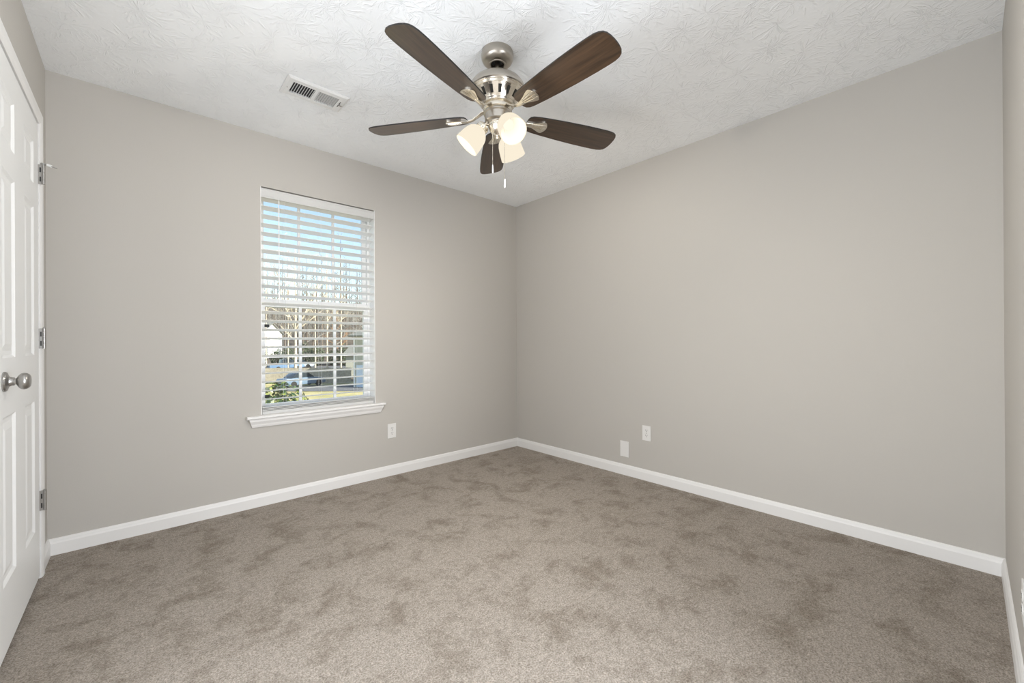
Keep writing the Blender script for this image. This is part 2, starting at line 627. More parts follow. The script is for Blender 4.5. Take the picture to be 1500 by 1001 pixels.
# casings of the widened front doorway and the added left opening
bm = bmesh.new()
box(bm, DX0 - 0.045, DX0 + 0.012, YF, YF + 0.012, 0, DZ + 0.06)
box(bm, DX1 - 0.012, DX1 + 0.062, YF, YF + 0.012, 0, DZ + 0.06)
box(bm, DX0, DX1, YF, YF + 0.012, DZ - 0.012, DZ + 0.06)
box(bm, XL, XL + 0.016, OY0 - 0.06, OY0 + 0.01, 0, OZ + 0.06)
box(bm, XL, XL + 0.016, OY1 - 0.01, OY1 + 0.06, 0, OZ + 0.06)
box(bm, XL, XL + 0.016, OY0 + 0.01, OY1 - 0.01, OZ - 0.01, OZ + 0.06)
struct('trim_4', bm, M_trim)

# ------------------------------------------------------------------ door on the left wall
# casing (three boards with a stepped profile)
bm = bmesh.new()
CI, CT = 2.828, 2.118                 # inner edge of right leg, top of head
CASE = [(0.0, 0.0), (0.012, 0.0), (0.016, 0.010), (0.018, 0.022), (0.018, 0.050), (0.014, 0.057), (0.0, 0.057)]


def casing_leg(bm, y_in, y_out, z0, z1):
    s = 1 if y_out > y_in else -1
    a, b = [], []
    for d, w in CASE:
        a.append(bm.verts.new((XL + d, y_in + s * w, z0)))
        b.append(bm.verts.new((XL + d, y_in + s * w, z1 + w)))
    for i in range(len(a)):
        j = (i + 1) % len(a)
        bm.faces.new((a[i], a[j], b[j], b[i]))
    bm.faces.new(a); bm.faces.new(b)


DHEAD = 2.065
casing_leg(bm, CI, CI + 1, 0, DHEAD)
casing_leg(bm, 2.044, 2.044 - 1, 0, DHEAD)
a, b = [], []
for d, w in CASE:
    a.append(bm.verts.new((XL + d, 2.044 - w, DHEAD + w)))
    b.append(bm.verts.new((XL + d, CI + w, DHEAD + w)))
for i in range(len(a)):
    j = (i + 1) % len(a)
    bm.faces.new((a[i], a[j], b[j], b[i]))
bm.faces.new(a); bm.faces.new(b)
struct('trim_3', bm, M_trim)

FX = XL + 0.008                        # door face
door_y0, door_y1, door_z0, door_z1 = 2.050, 2.821, 0.014, 2.058
door = bpy.data.objects.new('door_1', None)
COL.objects.link(door)
door.location = (FX, door_y1, 0.0)
door['kind'] = 'structure'
door['label'] = 'white six panel door on the left wall'


def door_slab():
    """slab with six raised panels; local frame: x out of the face, y from the hinge edge (negative), z up"""
    b = bmesh.new()
    w = door_y1 - door_y0
    ys = [0, -0.105, -0.105 - 0.195, -w + 0.105 + 0.195, -w + 0.105, -w]
    zs = [door_z0, 0.245, 0.815, 1.015, 1.660, 1.760, 1.945, door_z1]
    V = {}

    def v(i, k):
        if (i, k) not in V:
            V[(i, k)] = b.verts.new((0, ys[i], zs[k]))
        return V[(i, k)]
    for i in range(5):
        for k in range(7):
            if i in (1, 3) and k in (1, 3, 5):
                y0, y1, z0, z1 = ys[i], ys[i + 1], zs[k], zs[k + 1]
                rings = []
                for ins, d in ((0, 0), (0.010, -0.007), (0.024, -0.008), (0.048, -0.002)):
                    rings.append([b.verts.new((d, y0 - ins, z0 + ins)), b.verts.new((d, y1 + ins, z0 + ins)),
                                  b.verts.new((d, y1 + ins, z1 - ins)), b.verts.new((d, y0 - ins, z1 - ins))] if ins else
                                 [v(i, k), v(i + 1, k), v(i + 1, k + 1), v(i, k + 1)])
                for ra, rb in zip(rings, rings[1:]):
                    for q in range(4):
                        b.faces.new((ra[q], ra[(q + 1) % 4], rb[(q + 1) % 4], rb[q]))
                b.faces.new(rings[-1])
            else:
                b.faces.new((v(i, k), v(i + 1, k), v(i + 1, k + 1), v(i, k + 1)))
    t = -0.035
    c = [b.verts.new((t, ys[i], zs[k])) for i, k in ((0, 0), (5, 0), (5, 7), (0, 7))]
    b.faces.new(c)
    b.faces.new([v(i, 0) for i in range(6)] + [c[1], c[0]])
    b.faces.new([v(i, 7) for i in range(6)] + [c[2], c[3]])
    b.faces.new([v(0, k) for k in range(8)] + [c[3], c[0]])
    b.faces.new([v(5, k) for k in range(8)] + [c[2], c[1]])
    return b


obj('door_slab', door_slab(), M_door, door)
# jamb the door closes into
bm = bmesh.new()
box(bm, -WT - 0.006, -0.009, 0.003, DY1 - door_y1, 0, DTOP)
box(bm, -WT - 0.006, -0.009, DY0 - door_y1, door_y0 - door_y1 - 0.003, 0, DTOP)
box(bm, -WT - 0.006, -0.009, DY0 - door_y1, DY1 - door_y1, DTOP - 0.001, DTOP + 0.012)
obj('jamb', bm, M_trim, door)

# knob: rosette, neck, ball
bm = bmesh.new()
rot = Matrix.Translation((0, 2.168 - door_y1, 0.936)) @ Matrix.Rotation(pi / 2, 4, 'Y')
lathe(bm, [(0.0, 0), (0.033, 0), (0.0335, 0.004), (0.031, 0.008), (0.021, 0.011), (0.0160, 0.014), (0.0140, 0.019), (0.0140, 0.024), (0.0105, 0.0245), (0.0105, 0.0285),
           (0.016, 0.031), (0.0225, 0.0345), (0.027, 0.0395), (0.0285, 0.0455), (0.027, 0.052), (0.0225, 0.0575), (0.018, 0.0600), (0.016, 0.0595), (0.0, 0.0588)], 40, rot)
obj('door_knob', bm, M_steel, door, smooth=True)
# hinges: leaf with two slots, knuckle barrel
for hz in (0.352, 1.088, 1.835):
    bm = bmesh.new()
    box(bm, -0.001, 0.0125, 0.0015, 0.0055, hz - 0.045, hz + 0.045)
    for q in (-0.022, 0.020):
        box(bm, 0.0045, 0.0090, 0.0008, 0.002, hz + q - 0.011, hz + q + 0.011, mat=1)
    for q in range(5):
        z0 = hz - 0.045 + q * 0.018
        lathe(bm, [(0, z0 + 0.0005), (0.0055, z0 + 0.0005), (0.0055, z0 + 0.0175), (0, z0 + 0.0175)], 14, Matrix.Translation((0.0165, 0.002, 0)))
    lathe(bm, [(0, hz + 0.045), (0.0048, hz + 0.045), (0.0052, hz + 0.048), (0.003, hz + 0.051), (0, hz + 0.0515)], 14, Matrix.Translation((0.0165, 0.002, 0)))
    hg = obj('hinge', bm, [M_steel, M_slot], door, smooth=True)
    if hz > 1.5:
        zt = hz + 0.048
        bm = bmesh.new()
        lathe(bm, [(0.0058, zt - 0.003), (0.009, zt - 0.003), (0.009, zt + 0.003), (0.0058, zt + 0.003)], 16, Matrix.Translation((0.0165, 0.002, 0)), closed=True)
        tube(bm, [(0.022, 0.000, zt), (0.033, -0.004, zt - 0.003), (0.060, -0.016, zt - 0.014)], [0.003, 0.003, 0.0022], 10)
        tube(bm, [(0.002, 0.003, zt), (0.011, 0.003, zt)], 0.003, 10)
        st = obj('door_stop', bm, M_steel, hg, smooth=True)
        bm = bmesh.new()
        tube(bm, [(0.029, -0.0028, zt - 0.0020), (0.043, -0.0080, zt - 0.0070)], [0.0066, 0.0058], 14)
        tube(bm, [(0.000, 0.003, zt), (0.006, 0.003, zt)], 0.005, 12)
        o = obj('rubber_tip', bm, M_rubber, hg, smooth=True)
        o['label'] = 'white rubber bumper on the hinge pin stop'

# ------------------------------------------------------------------ window: stool, apron, frame, sashes
bm = bmesh.new()
SP = [(-0.10, 0.572), (0.028, 0.572), (0.038, 0.575), (0.042, 0.582), (0.038, 0.589), (0.030, 0.591), (-0.10, 0.591)]
# narrow part inside the opening, wide ears in the room
box(bm, WX0 + 0.001, WX1 - 0.001, YB, YB + 0.13, 0.571, 0.591)
run_profile(bm, [(0.0, 0.572), (0.036, 0.572), (0.042, 0.577), (0.042, 0.586), (0.036, 0.591), (0.0, 0.591)], (0.503, YB, 0), (1.428, YB, 0), (0, -1, 0))
struct('trim_1', bm, M_trim)
bm = bmesh.new()
AP = [(0.0, 0.571), (0.031, 0.571), (0.030, 0.556), (0.024, 0.546), (0.019, 0.538), (0.016, 0.527), (0.011, 0.516), (0.0, 0.514)]
# mitred returns: lower edge is shorter than the upper one
a = [bm.verts.new((0.515 + max(0, 0.571 - h) * 0.35 + (0.0 if d > 0 else 0.0), YB - d, h)) for d, h in AP]
b = [bm.verts.new((1.417 - max(0, 0.571 - h) * 0.35, YB - d, h)) for d, h in AP]
for i in range(len(AP)):
    j = (i + 1) % len(AP)
    bm.faces.new((a[i], a[j], b[j], b[i]))
bm.faces.new(a); bm.faces.new(b)
struct('trim_2', bm, M_trim)

win = bpy.data.objects.new('window_1', None)
COL.objects.link(win)
win.location = (0, YB, 0)
win['kind'] = 'structure'
win['label'] = 'white double hung window with grilles behind the blind'
# white liner boards of the opening
bm = bmesh.new()
box(bm, WX0, WX0 + 0.004, 0.001, WT, WZ0 + 0.001, WZ1)
box(bm, WX1 - 0.004, WX1, 0.001, WT, WZ0 + 0.001, WZ1)
box(bm, WX0 + 0.004, WX1 - 0.004, 0.075, WT, WZ1 - 0.004, WZ1)
obj('reveal', bm, M_vinyl, win)
bm = bmesh.new()
fx0, fx1, fz0, fz1 = WX0 + 0.004, WX1 - 0.004, WZ0 + 0.001, WZ1 - 0.004
box(bm, fx0, fx0 + 0.016, 0.095, 0.155, fz0, fz1)
box(bm, fx1 - 0.016, fx1, 0.095, 0.155, fz0, fz1)
box(bm, fx0 + 0.016, fx1 - 0.016, 0.095, 0.155, fz1 - 0.012, fz1)
box(bm, fx0 + 0.016, fx1 - 0.016, 0.095, 0.155, fz0, fz0 + 0.012)
obj('frame', bm, M_vinyl, win)


def sash(name, y0, y1, z0, z1, rail_lo, rail_hi, hz):
    x0, x1 = fx0 + 0.0165, fx1 - 0.0165
    gx0, gx1 = 0.630, 1.311
    b_ = bmesh.new()
    box(b_, x0, gx0, y0, y1, z0, z1)
    box(b_, gx1, x1, y0, y1, z0, z1)
    box(b_, gx0, gx1, y0, y1, z0, z0 + rail_lo)
    box(b_, gx0, gx1, y0, y1, z1 - rail_hi, z1)
    s = obj(name, b_, M_vinyl, win)
    ym = (y0 + y1) / 2
    b_ = bmesh.new()
    for mx in (0.853, 1.091):
        box(b_, mx - 0.009, mx + 0.009, ym - 0.007, ym + 0.007, z0 + rail_lo, z1 - rail_hi)
    box(b_, gx0, gx1, ym - 0.0065, ym + 0.0065, hz - 0.009, hz + 0.009)
    obj('grille', b_, M_vinyl, s)
    b_ = bmesh.new()
    box(b_, gx0 - 0.004, gx1 + 0.004, ym - 0.002, ym + 0.002, z0 + rail_lo - 0.004, z1 - rail_hi + 0.004)
    obj('pane', b_, M_glass, s)
    return s


lo = sash('lower_sash', 0.098, 0.122, fz0 + 0.0125, 1.360, 0.045, 0.048, 0.970)
sash('upper_sash', 0.126, 0.150, 1.310, fz1 - 0.0125, 0.058, 0.035, 1.700)
bm = bmesh.new()
for lz in (1.180, 0.700):
    box(bm, 0.627, 0.655, 0.092, 0.1085, lz - 0.009, lz + 0.009, bevel=0.002)
o = obj('black_tab', bm, M_black, lo)
o['label'] = 'small black tabs at the left edge of the lower sash'

# ------------------------------------------------------------------ window blind (inside mount)
blind = thing('window_blind', 'white horizontal slat blind lowered in the window with slats tilted open', 'blind', ((WX0 + WX1) / 2, YB + 0.040, WZ0 + 0.001))
BZ = WZ0 + 0.001
bx = (WX1 - WX0) / 2 - 0.008
bm = bmesh.new()
box(bm, -bx, bx, -0.022, 0.030, 2.050 - BZ, 2.084 - BZ)
obj('headrail', bm, M_vinyl, blind)
bm = bmesh.new()
run_profile(bm, [(0.0, 0), (0.008, 0), (0.011, 0.006), (0.009, 0.014), (0.009, 0.044), (0.012, 0.052), (0.009, 0.061), (0.0, 0.061)], (-bx - 0.003, -0.0235, 2.023 - BZ), (bx + 0.003, -0.0235, 2.023 - BZ), (0, -1, 0))
obj('valance', bm, M_head, blind)
bm = bmesh.new()
tilt = R(12)
SD = 0.0315
nsl = 0
z = 0.691
while z < 2.03:
    vv = []
    P_ = []
    for q in range(7):
        u = -1 + 2 * q / 6
        P_.append((u * SD, 0.0022 * (1 - u * u)))
    outl = [(y, h + 0.0013) for y, h in P_] + [(y, h - 0.0013) for y, h in reversed(P_)]
    A_, B_ = [], []
    for y, h in outl:
        yy = y * cos(tilt) + h * sin(tilt)
        hh = -y * sin(tilt) + h * cos(tilt)
        A_.append(bm.verts.new((-bx, yy, z - BZ - 0.0044 + hh)))
        B_.append(bm.verts.new((bx, yy, z - BZ - 0.0044 + hh)))
    for i in range(len(A_)):
        j = (i + 1) % len(A_)
        bm.faces.new((A_[i], A_[j], B_[j], B_[i]))
    bm.faces.new(A_); bm.faces.new(B_)
    z += 0.0580
    nsl += 1
obj('slat_stack', bm, M_slat, blind, smooth=True)
bm = bmesh.new()
box(bm, -bx, bx, -0.030, 0.030, 0.0, 0.022, bevel=0.003)
box(bm, -bx, bx, -0.031, 0.031, 0.025, 0.030)
box(bm, -bx, bx, -0.031, 0.031, 0.034, 0.039)
box(bm, -bx, bx, -0.031, 0.031, 0.043, 0.048)
obj('bottom_rail', bm, M_head, blind)
for lx in (0.735, 0.966, 1.220):
    bm = bmesh.new()
    cx_ = lx - (WX0 + WX1) / 2
    for yy in (-0.0325, 0.0325):
        tube(bm, [(cx_, yy, 0.02), (cx_, yy, 2.046 - BZ)], 0.0007, 5)
    obj('ladder_cord', bm, M_cord, blind)
bm = bmesh.new()
wx = 0.695 - (WX0 + WX1) / 2
tube(bm, [(wx, -0.040, 2.015 - BZ), (wx, -0.040, 1.39 - BZ)], 0.0032, 8)
tube(bm, [(wx, -0.040, 1.39 - BZ), (wx, -0.040, 1.33 - BZ)], [0.0045, 0.0038], 10)
tube(bm, [(wx, -0.0365, 2.024 - BZ), (wx, -0.040, 2.020 - BZ), (wx, -0.040, 2.010 - BZ)], 0.0018, 8)
obj('tilt_wand', bm, M_vinyl, blind, smooth=True)
bm = bmesh.new()
for q in (0.0, 0.006):
    tube(bm, [(bx - 0.045 + q, -0.040, 2.03 - BZ), (bx - 0.045 + q, -0.0385, 1.30 - BZ)], 0.0008, 6)
    tube(bm, [(bx - 0.045 + q, -0.0385, 1.30 - BZ), (bx - 0.045 + q, -0.0385, 1.265 - BZ)], [0.0025, 0.005], 10)
obj('lift_cord', bm, M_cord, blind)

# ------------------------------------------------------------------ wall plates


def plate_bm(w=0.070, h=0.115, t=0.0055):
    b_ = bmesh.new()
    box(b_, -w / 2, w / 2, 0, t, -h / 2, h / 2, bevel=0.0022)
    return b_


def receptacle(label, loc, rz):
    t = thing('wall_outlet', label, 'outlet', loc, rz, None)
    obj('cover_plate', plate_bm(), M_plate, t)
    for dz in (0.0195, -0.0195):
        b_ = bmesh.new()
        pts = []
        for q in range(28):
            a_ = 2 * pi * q / 28
            pts.append((0.0172 * cos(a_), max(-0.0135, min(0.0135, 0.0172 * sin(a_)))))
        mw = Matrix.Translation((0, 0, dz)) @ Matrix.Rotation(-pi / 2, 4, 'X')
        prism(b_, pts, 0.005, 0.0072, mw=mw)
        box(b_, -0.0078, -0.0054, 0.0070, 0.0076, dz + 0.000, dz + 0.0085, mat=1)
        box(b_, 0.0054, 0.0078, 0.0070, 0.0076, dz + 0.0005, dz + 0.0080, mat=1)
        lathe(b_, [(0, 0.0070), (0.0027, 0.0070), (0.0027, 0.0076), (0, 0.0076)], 12, Matrix.Translation((0, 0, dz - 0.0065)) @ Matrix.Rotation(-pi / 2, 4, 'X'), mat=1)
        obj('socket', b_, [M_plate, M_slot], t)
    b_ = bmesh.new()
    lathe(b_, [(0, 0.0050), (0.0034, 0.0050), (0.0034, 0.0064), (0.0, 0.0068)], 14, Matrix.Rotation(-pi / 2, 4, 'X'))
    obj('screw', b_, M_steel, t)
    return t


receptacle('white duplex outlet on the window wall, low and right of the window stool', (1.494, YB, 0.355), pi)
receptacle('white duplex outlet on the right wall, above and right of the blank plate', (XR, 1.645, 0.360), pi / 2)
receptacle('white outlet low on the near right-hand wall, cut off by the photo edge', (1.890, YF, 0.300), 0)
bp_ = thing('blank_wall_plate', 'white blank cover plate on the right wall just above the baseboard', 'wall plate', (XR, 1.838, 0.205), pi / 2)
obj('cover_plate', plate_bm(0.078, 0.124), M_plate, bp_)
for dz in (0.041, -0.041):
    bm = bmesh.new()
    lathe(bm, [(0, 0.0050), (0.0032, 0.0050), (0.0032, 0.0062), (0.0, 0.0066)], 12, Matrix.Translation((0, 0, dz)) @ Matrix.Rotation(-pi / 2, 4, 'X'))
    obj('screw', bm, M_plate, bp_)

# ------------------------------------------------------------------ ceiling vent
vent = thing('ceiling_vent', 'white metal air vent with two banks of louvres on the ceiling left of the fan', 'air vent', (0.726, 2.418, H))
vw, vh = 0.314, 0.190
lw, lh = 0.232, 0.108
bm = bmesh.new()
lx0, lx1, ly0, ly1 = -0.122, 0.110, -0.055, 0.055


def slope_frame(bm):
    o_ = [(-vw / 2, -vh / 2), (vw / 2, -vh / 2), (vw / 2, vh / 2), (-vw / 2, vh / 2)]
    m_ = [(-vw / 2 + 0.012, -vh / 2 + 0.012), (vw / 2 - 0.012, -vh / 2 + 0.012), (vw / 2 - 0.012, vh / 2 - 0.012), (-vw / 2 + 0.012, vh / 2 - 0.012)]
    i_ = [(lx0, ly0), (lx1, ly0), (lx1, ly1), (lx0, ly1)]
    R0 = [bm.verts.new((x, y, -0.001)) for x, y in o_]
    R0b = [bm.verts.new((x, y, -0.004)) for x, y in o_]
    R1 = [bm.verts.new((x, y, -0.011)) for x, y in m_]
    R2 = [bm.verts.new((x, y, -0.011)) for x, y in i_]
    R3 = [bm.verts.new((x, y, -0.001)) for x, y in i_]
    for A__, B__ in ((R0, R0b), (R0b, R1), (R1, R2), (R2, R3)):
        for q in range(4):
            bm.faces.new((A__[q], A__[(q + 1) % 4], B__[(q + 1) % 4], B__[q]))


slope_frame(bm)
box(bm, -0.012, 0.004, ly0, ly1, -0.0108, -0.002)
obj('faceplate', bm, M_ventw, vent)
bm = bmesh.new()
box(bm, lx0 - 0.005, lx1 + 0.005, ly0 - 0.005, ly1 + 0.005, -0.0009, -0.0004)
obj('duct_opening', bm, M_duct, vent)
bm = bmesh.new()
for bank, (xa, xb, sgn) in enumerate(((lx0, -0.012, 1), (0.004, lx1, -1))):
    nn = 9
    pit = (xb - xa) / nn
    for q in range(nn):
        xc = xa + pit * (q + (0.92 if sgn > 0 else 0.35))
        mw = Matrix.Translation((min(max(xc, xa + 0.003), xb - 0.003), 0, -0.0062)) @ Matrix.Rotation((R(38) if sgn > 0 else R(-24)), 4, 'Y')
        box(bm, -0.0006, 0.0006, ly0 + 0.0005, ly1 - 0.0005, -0.0055, 0.0055, mw=mw)
obj('louvre_bank', bm, M_ventw, vent)
bm = bmesh.new()
box(bm, 0.124, 0.128, -0.030, 0.030, -0.0112, -0.0105, mat=1)
box(bm, 0.1235, 0.1285, -0.012, 0.000, -0.022, -0.0108, bevel=0.001)
box(bm, 0.128, 0.142, -0.010, -0.006, -0.021, -0.018)
obj('damper_lever', bm, [M_steel, M_slot], vent)
for sx in (-0.138, 0.140):
    bm = bmesh.new()
    lathe(bm, [(0, -0.0108), (0.0036, -0.0108), (0.0032, -0.0128), (0, -0.0134)], 12, Matrix.Translation((sx, 0.012, 0)))
    obj('screw', bm, M_steel, vent)

# ------------------------------------------------------------------ ceiling fan
FXc, FYc = 1.2693, 1.4993
fan = thing('ceiling_fan', 'brushed nickel ceiling fan with five dark walnut blades and three lit frosted shades', 'ceiling fan', (FXc, FYc, H))
Z = lambda z: z - H
bm = bmesh.new()
lathe(bm, [(0.0, Z(2.4395)), (0.074, Z(2.4395)), (0.0745, Z(2.428)), (0.0765, Z(2.426)), (0.0765, Z(2.418)), (0.075, Z(2.408)), (0.070, Z(2.397)), (0.062, Z(2.389)), (0.050, Z(2.383)), (0.041, Z(2.381)), (0.040, Z(2.3785)), (0.036, Z(2.378)),
           (0.033, Z(2.380)), (0.031, Z(2.386)), (0.031, Z(2.394))], 56)
lathe(bm, [(0.031, Z(2.394)), (0.0, Z(2.394))], 56, mat=1)
obj('canopy', bm, [M_nickel, M_slot], fan, smooth=True)
bm = bmesh.new()
lathe(bm, [(0.0, Z(2.394)), (0.0125, Z(2.394)), (0.0125, Z(2.335)), (0.019, Z(2.330)), (0.020, Z(2.322)), (0, Z(2.322))], 28)
obj('downrod', bm, M_nickel, fan, smooth=True)
bm = bmesh.new()
# dome, rim and polished band
lathe(bm, [(0.020, Z(2.3215)), (0.045, Z(2.320)), (0.075, Z(2.314)), (0.100, Z(2.303)), (0.118, Z(2.289)), (0.129, Z(2.273)), (0.133, Z(2.258)), (0.133, Z(2.250)), (0.129, Z(2.246))], 72)
lathe(bm, [(0.129, Z(2.246)), (0.127, Z(2.243)), (0.124, Z(2.242)), (0.122, Z(2.238)), (0.120, Z(2.234)), (0.114, Z(2.232))], 72, mat=1)
# inner dark bowl, bottom ring
lathe(bm, [(0.114, Z(2.232)), (0.106, Z(2.228)), (0.070, Z(2.190)), (0.060, Z(2.190))], 60, mat=2)
lathe(bm, [(0.084, Z(2.197)), (0.080, Z(2.192)), (0.078, Z(2.186)), (0.074, Z(2.182)), (0.0, Z(2.182))], 60, mat=1)
lathe(bm, [(0.1195, Z(2.2355)), (0.1105, Z(2.2247)), (0.1075, Z(2.226))], 60, mat=1)
lathe(bm, [(0.0895, Z(2.1985)), (0.082, Z(2.1895))], 60, mat=1)
# ribs between the slots
nr = 16
for q in range(nr):
    a_ = 2 * pi * q / nr
    ca, sa = cos(a_), sin(a_)
    w0, w1 = 0.0145, 0.0100

    def rp(r, z, s, w):
        return bm.verts.new((r * ca - s * w * sa, r * sa + s * w * ca, Z(z)))
    A_ = [rp(0.119, 2.235, -1, w0), rp(0.119, 2.235, 1, w0), rp(0.082, 2.190, 1, w1), rp(0.082, 2.190, -1, w1)]
    B_ = [rp(0.111, 2.236, -1, w0), rp(0.111, 2.236, 1, w0), rp(0.074, 2.193, 1, w1), rp(0.074, 2.193, -1, w1)]
    for f in ((A_[0], A_[1], A_[2], A_[3]), (A_[0], B_[0], B_[1], A_[1]), (A_[1], B_[1], B_[2], A_[2]), (A_[3], A_[2], B_[2], B_[3]), (A_[0], A_[3], B_[3], B_[0])):
        bm.faces.new(f).material_index = 1
obj('motor_housing', bm, [M_nickel, M_nickel_p, M_slot], fan, smooth=True)
bm = bmesh.new()
lathe(bm, [(0, Z(2.182)), (0.066, Z(2.182)), (0.068, Z(2.178)), (0.068, Z(2.160)), (0.064, Z(2.156)), (0.058, Z(2.154)), (0, Z(2.154))], 56)
obj('flywheel', bm, M_nickel_p, fan, smooth=True)
bm = bmesh.new()
lathe(bm, [(0, Z(2.154)), (0.060, Z(2.154)), (0.066, Z(2.150)), (0.0665, Z(2.143)), (0.062, Z(2.139)), (0.061, Z(2.120)), (0.060, Z(2.108)), (0.054, Z(2.103)), (0.050, Z(2.101)), (0.050, Z(2.096)), (0, Z(2.096))], 56)
obj('switch_housing', bm, M_nickel, fan, smooth=True)

# blades: outline in local x (radial), y (chord)


def blade_outline():
    pts = []
    # counter-clockwise from root
    top = [(0.152, 0.026), (0.158, 0.040), (0.172, 0.049), (0.20, 0.0545), (0.26, 0.060), (0.34, 0.0655), (0.44, 0.0705), (0.53, 0.0725), (0.58, 0.0725), (0.612, 0.0710), (0.632, 0.0665), (0.646, 0.058), (0.654, 0.045), (0.6585, 0.026), (0.660, 0.008)]
    bot = [(x, -y) for x, y in reversed(top)]
    return top[::-1] + [(x, -y) for x, y in top]


def iron_outline():
    t_ = [(0.150, 0.010), (0.172, 0.0125), (0.196, 0.020), (0.218, 0.030), (0.234, 0.036), (0.244, 0.036), (0.250, 0.030), (0.255, 0.022), (0.259, 0.012), (0.261, 0.003)]
    return t_ + [(x, -y) for x, y in reversed(t_)]


PH = R(-162.36)
PITCH = R(12)
for k in range(5):
    a_ = PH + k * 2 * pi / 5
    base = Matrix.Translation((0, 0, Z(2.136))) @ Matrix.Rotation(a_, 4, 'Z')
    pm = Matrix.Rotation(PITCH, 4, 'X')
    # cw side (local -y) higher
    pm = Matrix.Rotation(-PITCH, 4, 'X')
    bm = bmesh.new()
    prism(bm, blade_outline(), -0.003, 0.003, topmat=1)
    bl = obj('blade', bm, [M_wood, M_edge], fan, mw=base @ pm)
    # iron: paddle under the blade, curved arm to the flywheel
    bm = bmesh.new()
    ol = iron_outline()
    prism(bm, ol, -0.0078, -0.0034)
    for q in (-0.012, 0.0, 0.012):        # fluted ribs of the shell
        tube(bm, [(0.170, q * 0.5, -0.0080), (0.215, q, -0.0090), (0.252, q * 1.5, -0.0076)], [0.003, 0.0052, 0.002], 8)
    bmesh.ops.transform(bm, matrix=pm, verts=bm.verts[:])
    arm = []
    for rr, zz, ww in ((0.060, 0.026, 0.015), (0.078, 0.024, 0.013), (0.100, 0.010, 0.010), (0.125, -0.004, 0.009), (0.150, -0.009, 0.010), (0.180, -0.0065, 0.014)):
        tw = -PITCH * max(0.0, min(1.0, (rr - 0.10) / 0.08))
        cy_, sy_ = cos(tw), sin(tw)
        sec = []
        for yy, hh in ((-ww, -0.0025), (-ww * 0.5, -0.0050), (0, -0.0058), (ww * 0.5, -0.0050), (ww, -0.0025), (ww, 0.002), (-ww, 0.002)):
            sec.append(bm.verts.new((rr, yy * cy_ - hh * sy_, zz + yy * sy_ + hh * cy_)))
        arm.append(sec)
    for s0, s1 in zip(arm, arm[1:]):
        for q in range(7):
            bm.faces.new((s0[q], s0[(q + 1) % 7], s1[(q + 1) % 7], s1[q]))
    bm.faces.new(arm[0]); bm.faces.new(arm[-1])
    obj('blade_iron', bm, M_nickel_p, fan, mw=base, smooth=True)

# light kit: fitter with bowl cap and finial, three arms with shades and bulbs
bm = bmesh.new()
lathe(bm, [(0, Z(2.096)), (0.046, Z(2.096)), (0.047, Z(2.091)), (0.044, Z(2.080)), (0.038, Z(2.066)), (0.029, Z(2.055)), (0.020, Z(2.049)), (0.013, Z(2.046)), (0.009, Z(2.040)), (0.011, Z(2.034)), (0.008, Z(2.026)), (0, Z(2.024))], 48)
obj('light_kit', bm, M_nickel_p, fan, smooth=True)
SH_AZ = (R(138), R(258), R(18))
for az in SH_AZ:
    TL = R(42)
    dirv = Vector((cos(az) * sin(TL), sin(az) * sin(TL), -cos(TL)))
    p_h = Vector((0.034 * cos(az), 0.034 * sin(az), Z(2.094)))
    p_s = Vector((0.058 * cos(az), 0.058 * sin(az), Z(2.099)))
    bm = bmesh.new()
    tube(bm, [p_h, p_h.lerp(p_s, 0.5) + Vector((0, 0, 0.004)), p_s, p_s + dirv * 0.012], [0.009, 0.009, 0.010, 0.012], 14)
    fr_ = Matrix.Translation(p_s) @ dirv.to_track_quat('Z', 'Y').to_matrix().to_4x4()
    lathe(bm, [(0, 0.004), (0.017, 0.004), (0.027, 0.010), (0.0300, 0.018), (0.0300, 0.030), (0.0285, 0.032), (0, 0.032)], 32, fr_)
    arm_o = obj('lamp_arm', bm, M_nickel_p, fan, smooth=True)
    bm = bmesh.new()
    outer = [(0.0275, 0.0335), (0.031, 0.037), (0.040, 0.044), (0.0485, 0.055), (0.0540, 0.069), (0.0575, 0.087), (0.0600, 0.106), (0.0615, 0.126), (0.0625, 0.137)]
    inner = [(r_ - 0.0035, z_ + 0.001) for r_, z_ in reversed(outer)]
    inner[0] = (0.0595, 0.137)
    lathe(bm, outer + inner, 48, fr_, closed=True)
    obj('lamp_shade', bm, M_shade, fan, smooth=True)
    bm = bmesh.new()
    lathe(bm, [(0, 0.034), (0.011, 0.034), (0.012, 0.040), (0.016, 0.046), (0.022, 0.055), (0.0245, 0.065), (0.022, 0.075), (0.013, 0.083), (0, 0.086)], 24, fr_)
    obj('bulb', bm, M_bulb, fan, smooth=True)
    ld = bpy.data.lights.new('lamp_glow', 'POINT')
    ld.energy = E_LAMP
    ld.color = (1.0, 0.93, 0.82)
    ld.shadow_soft_size = 0.020
    lo_ = bpy.data.objects.new('lamp_glow', ld)
    COL.objects.link(lo_)
    lo_.parent = fan
    lo_.location = fr_ @ Vector((0, 0, 0.112))

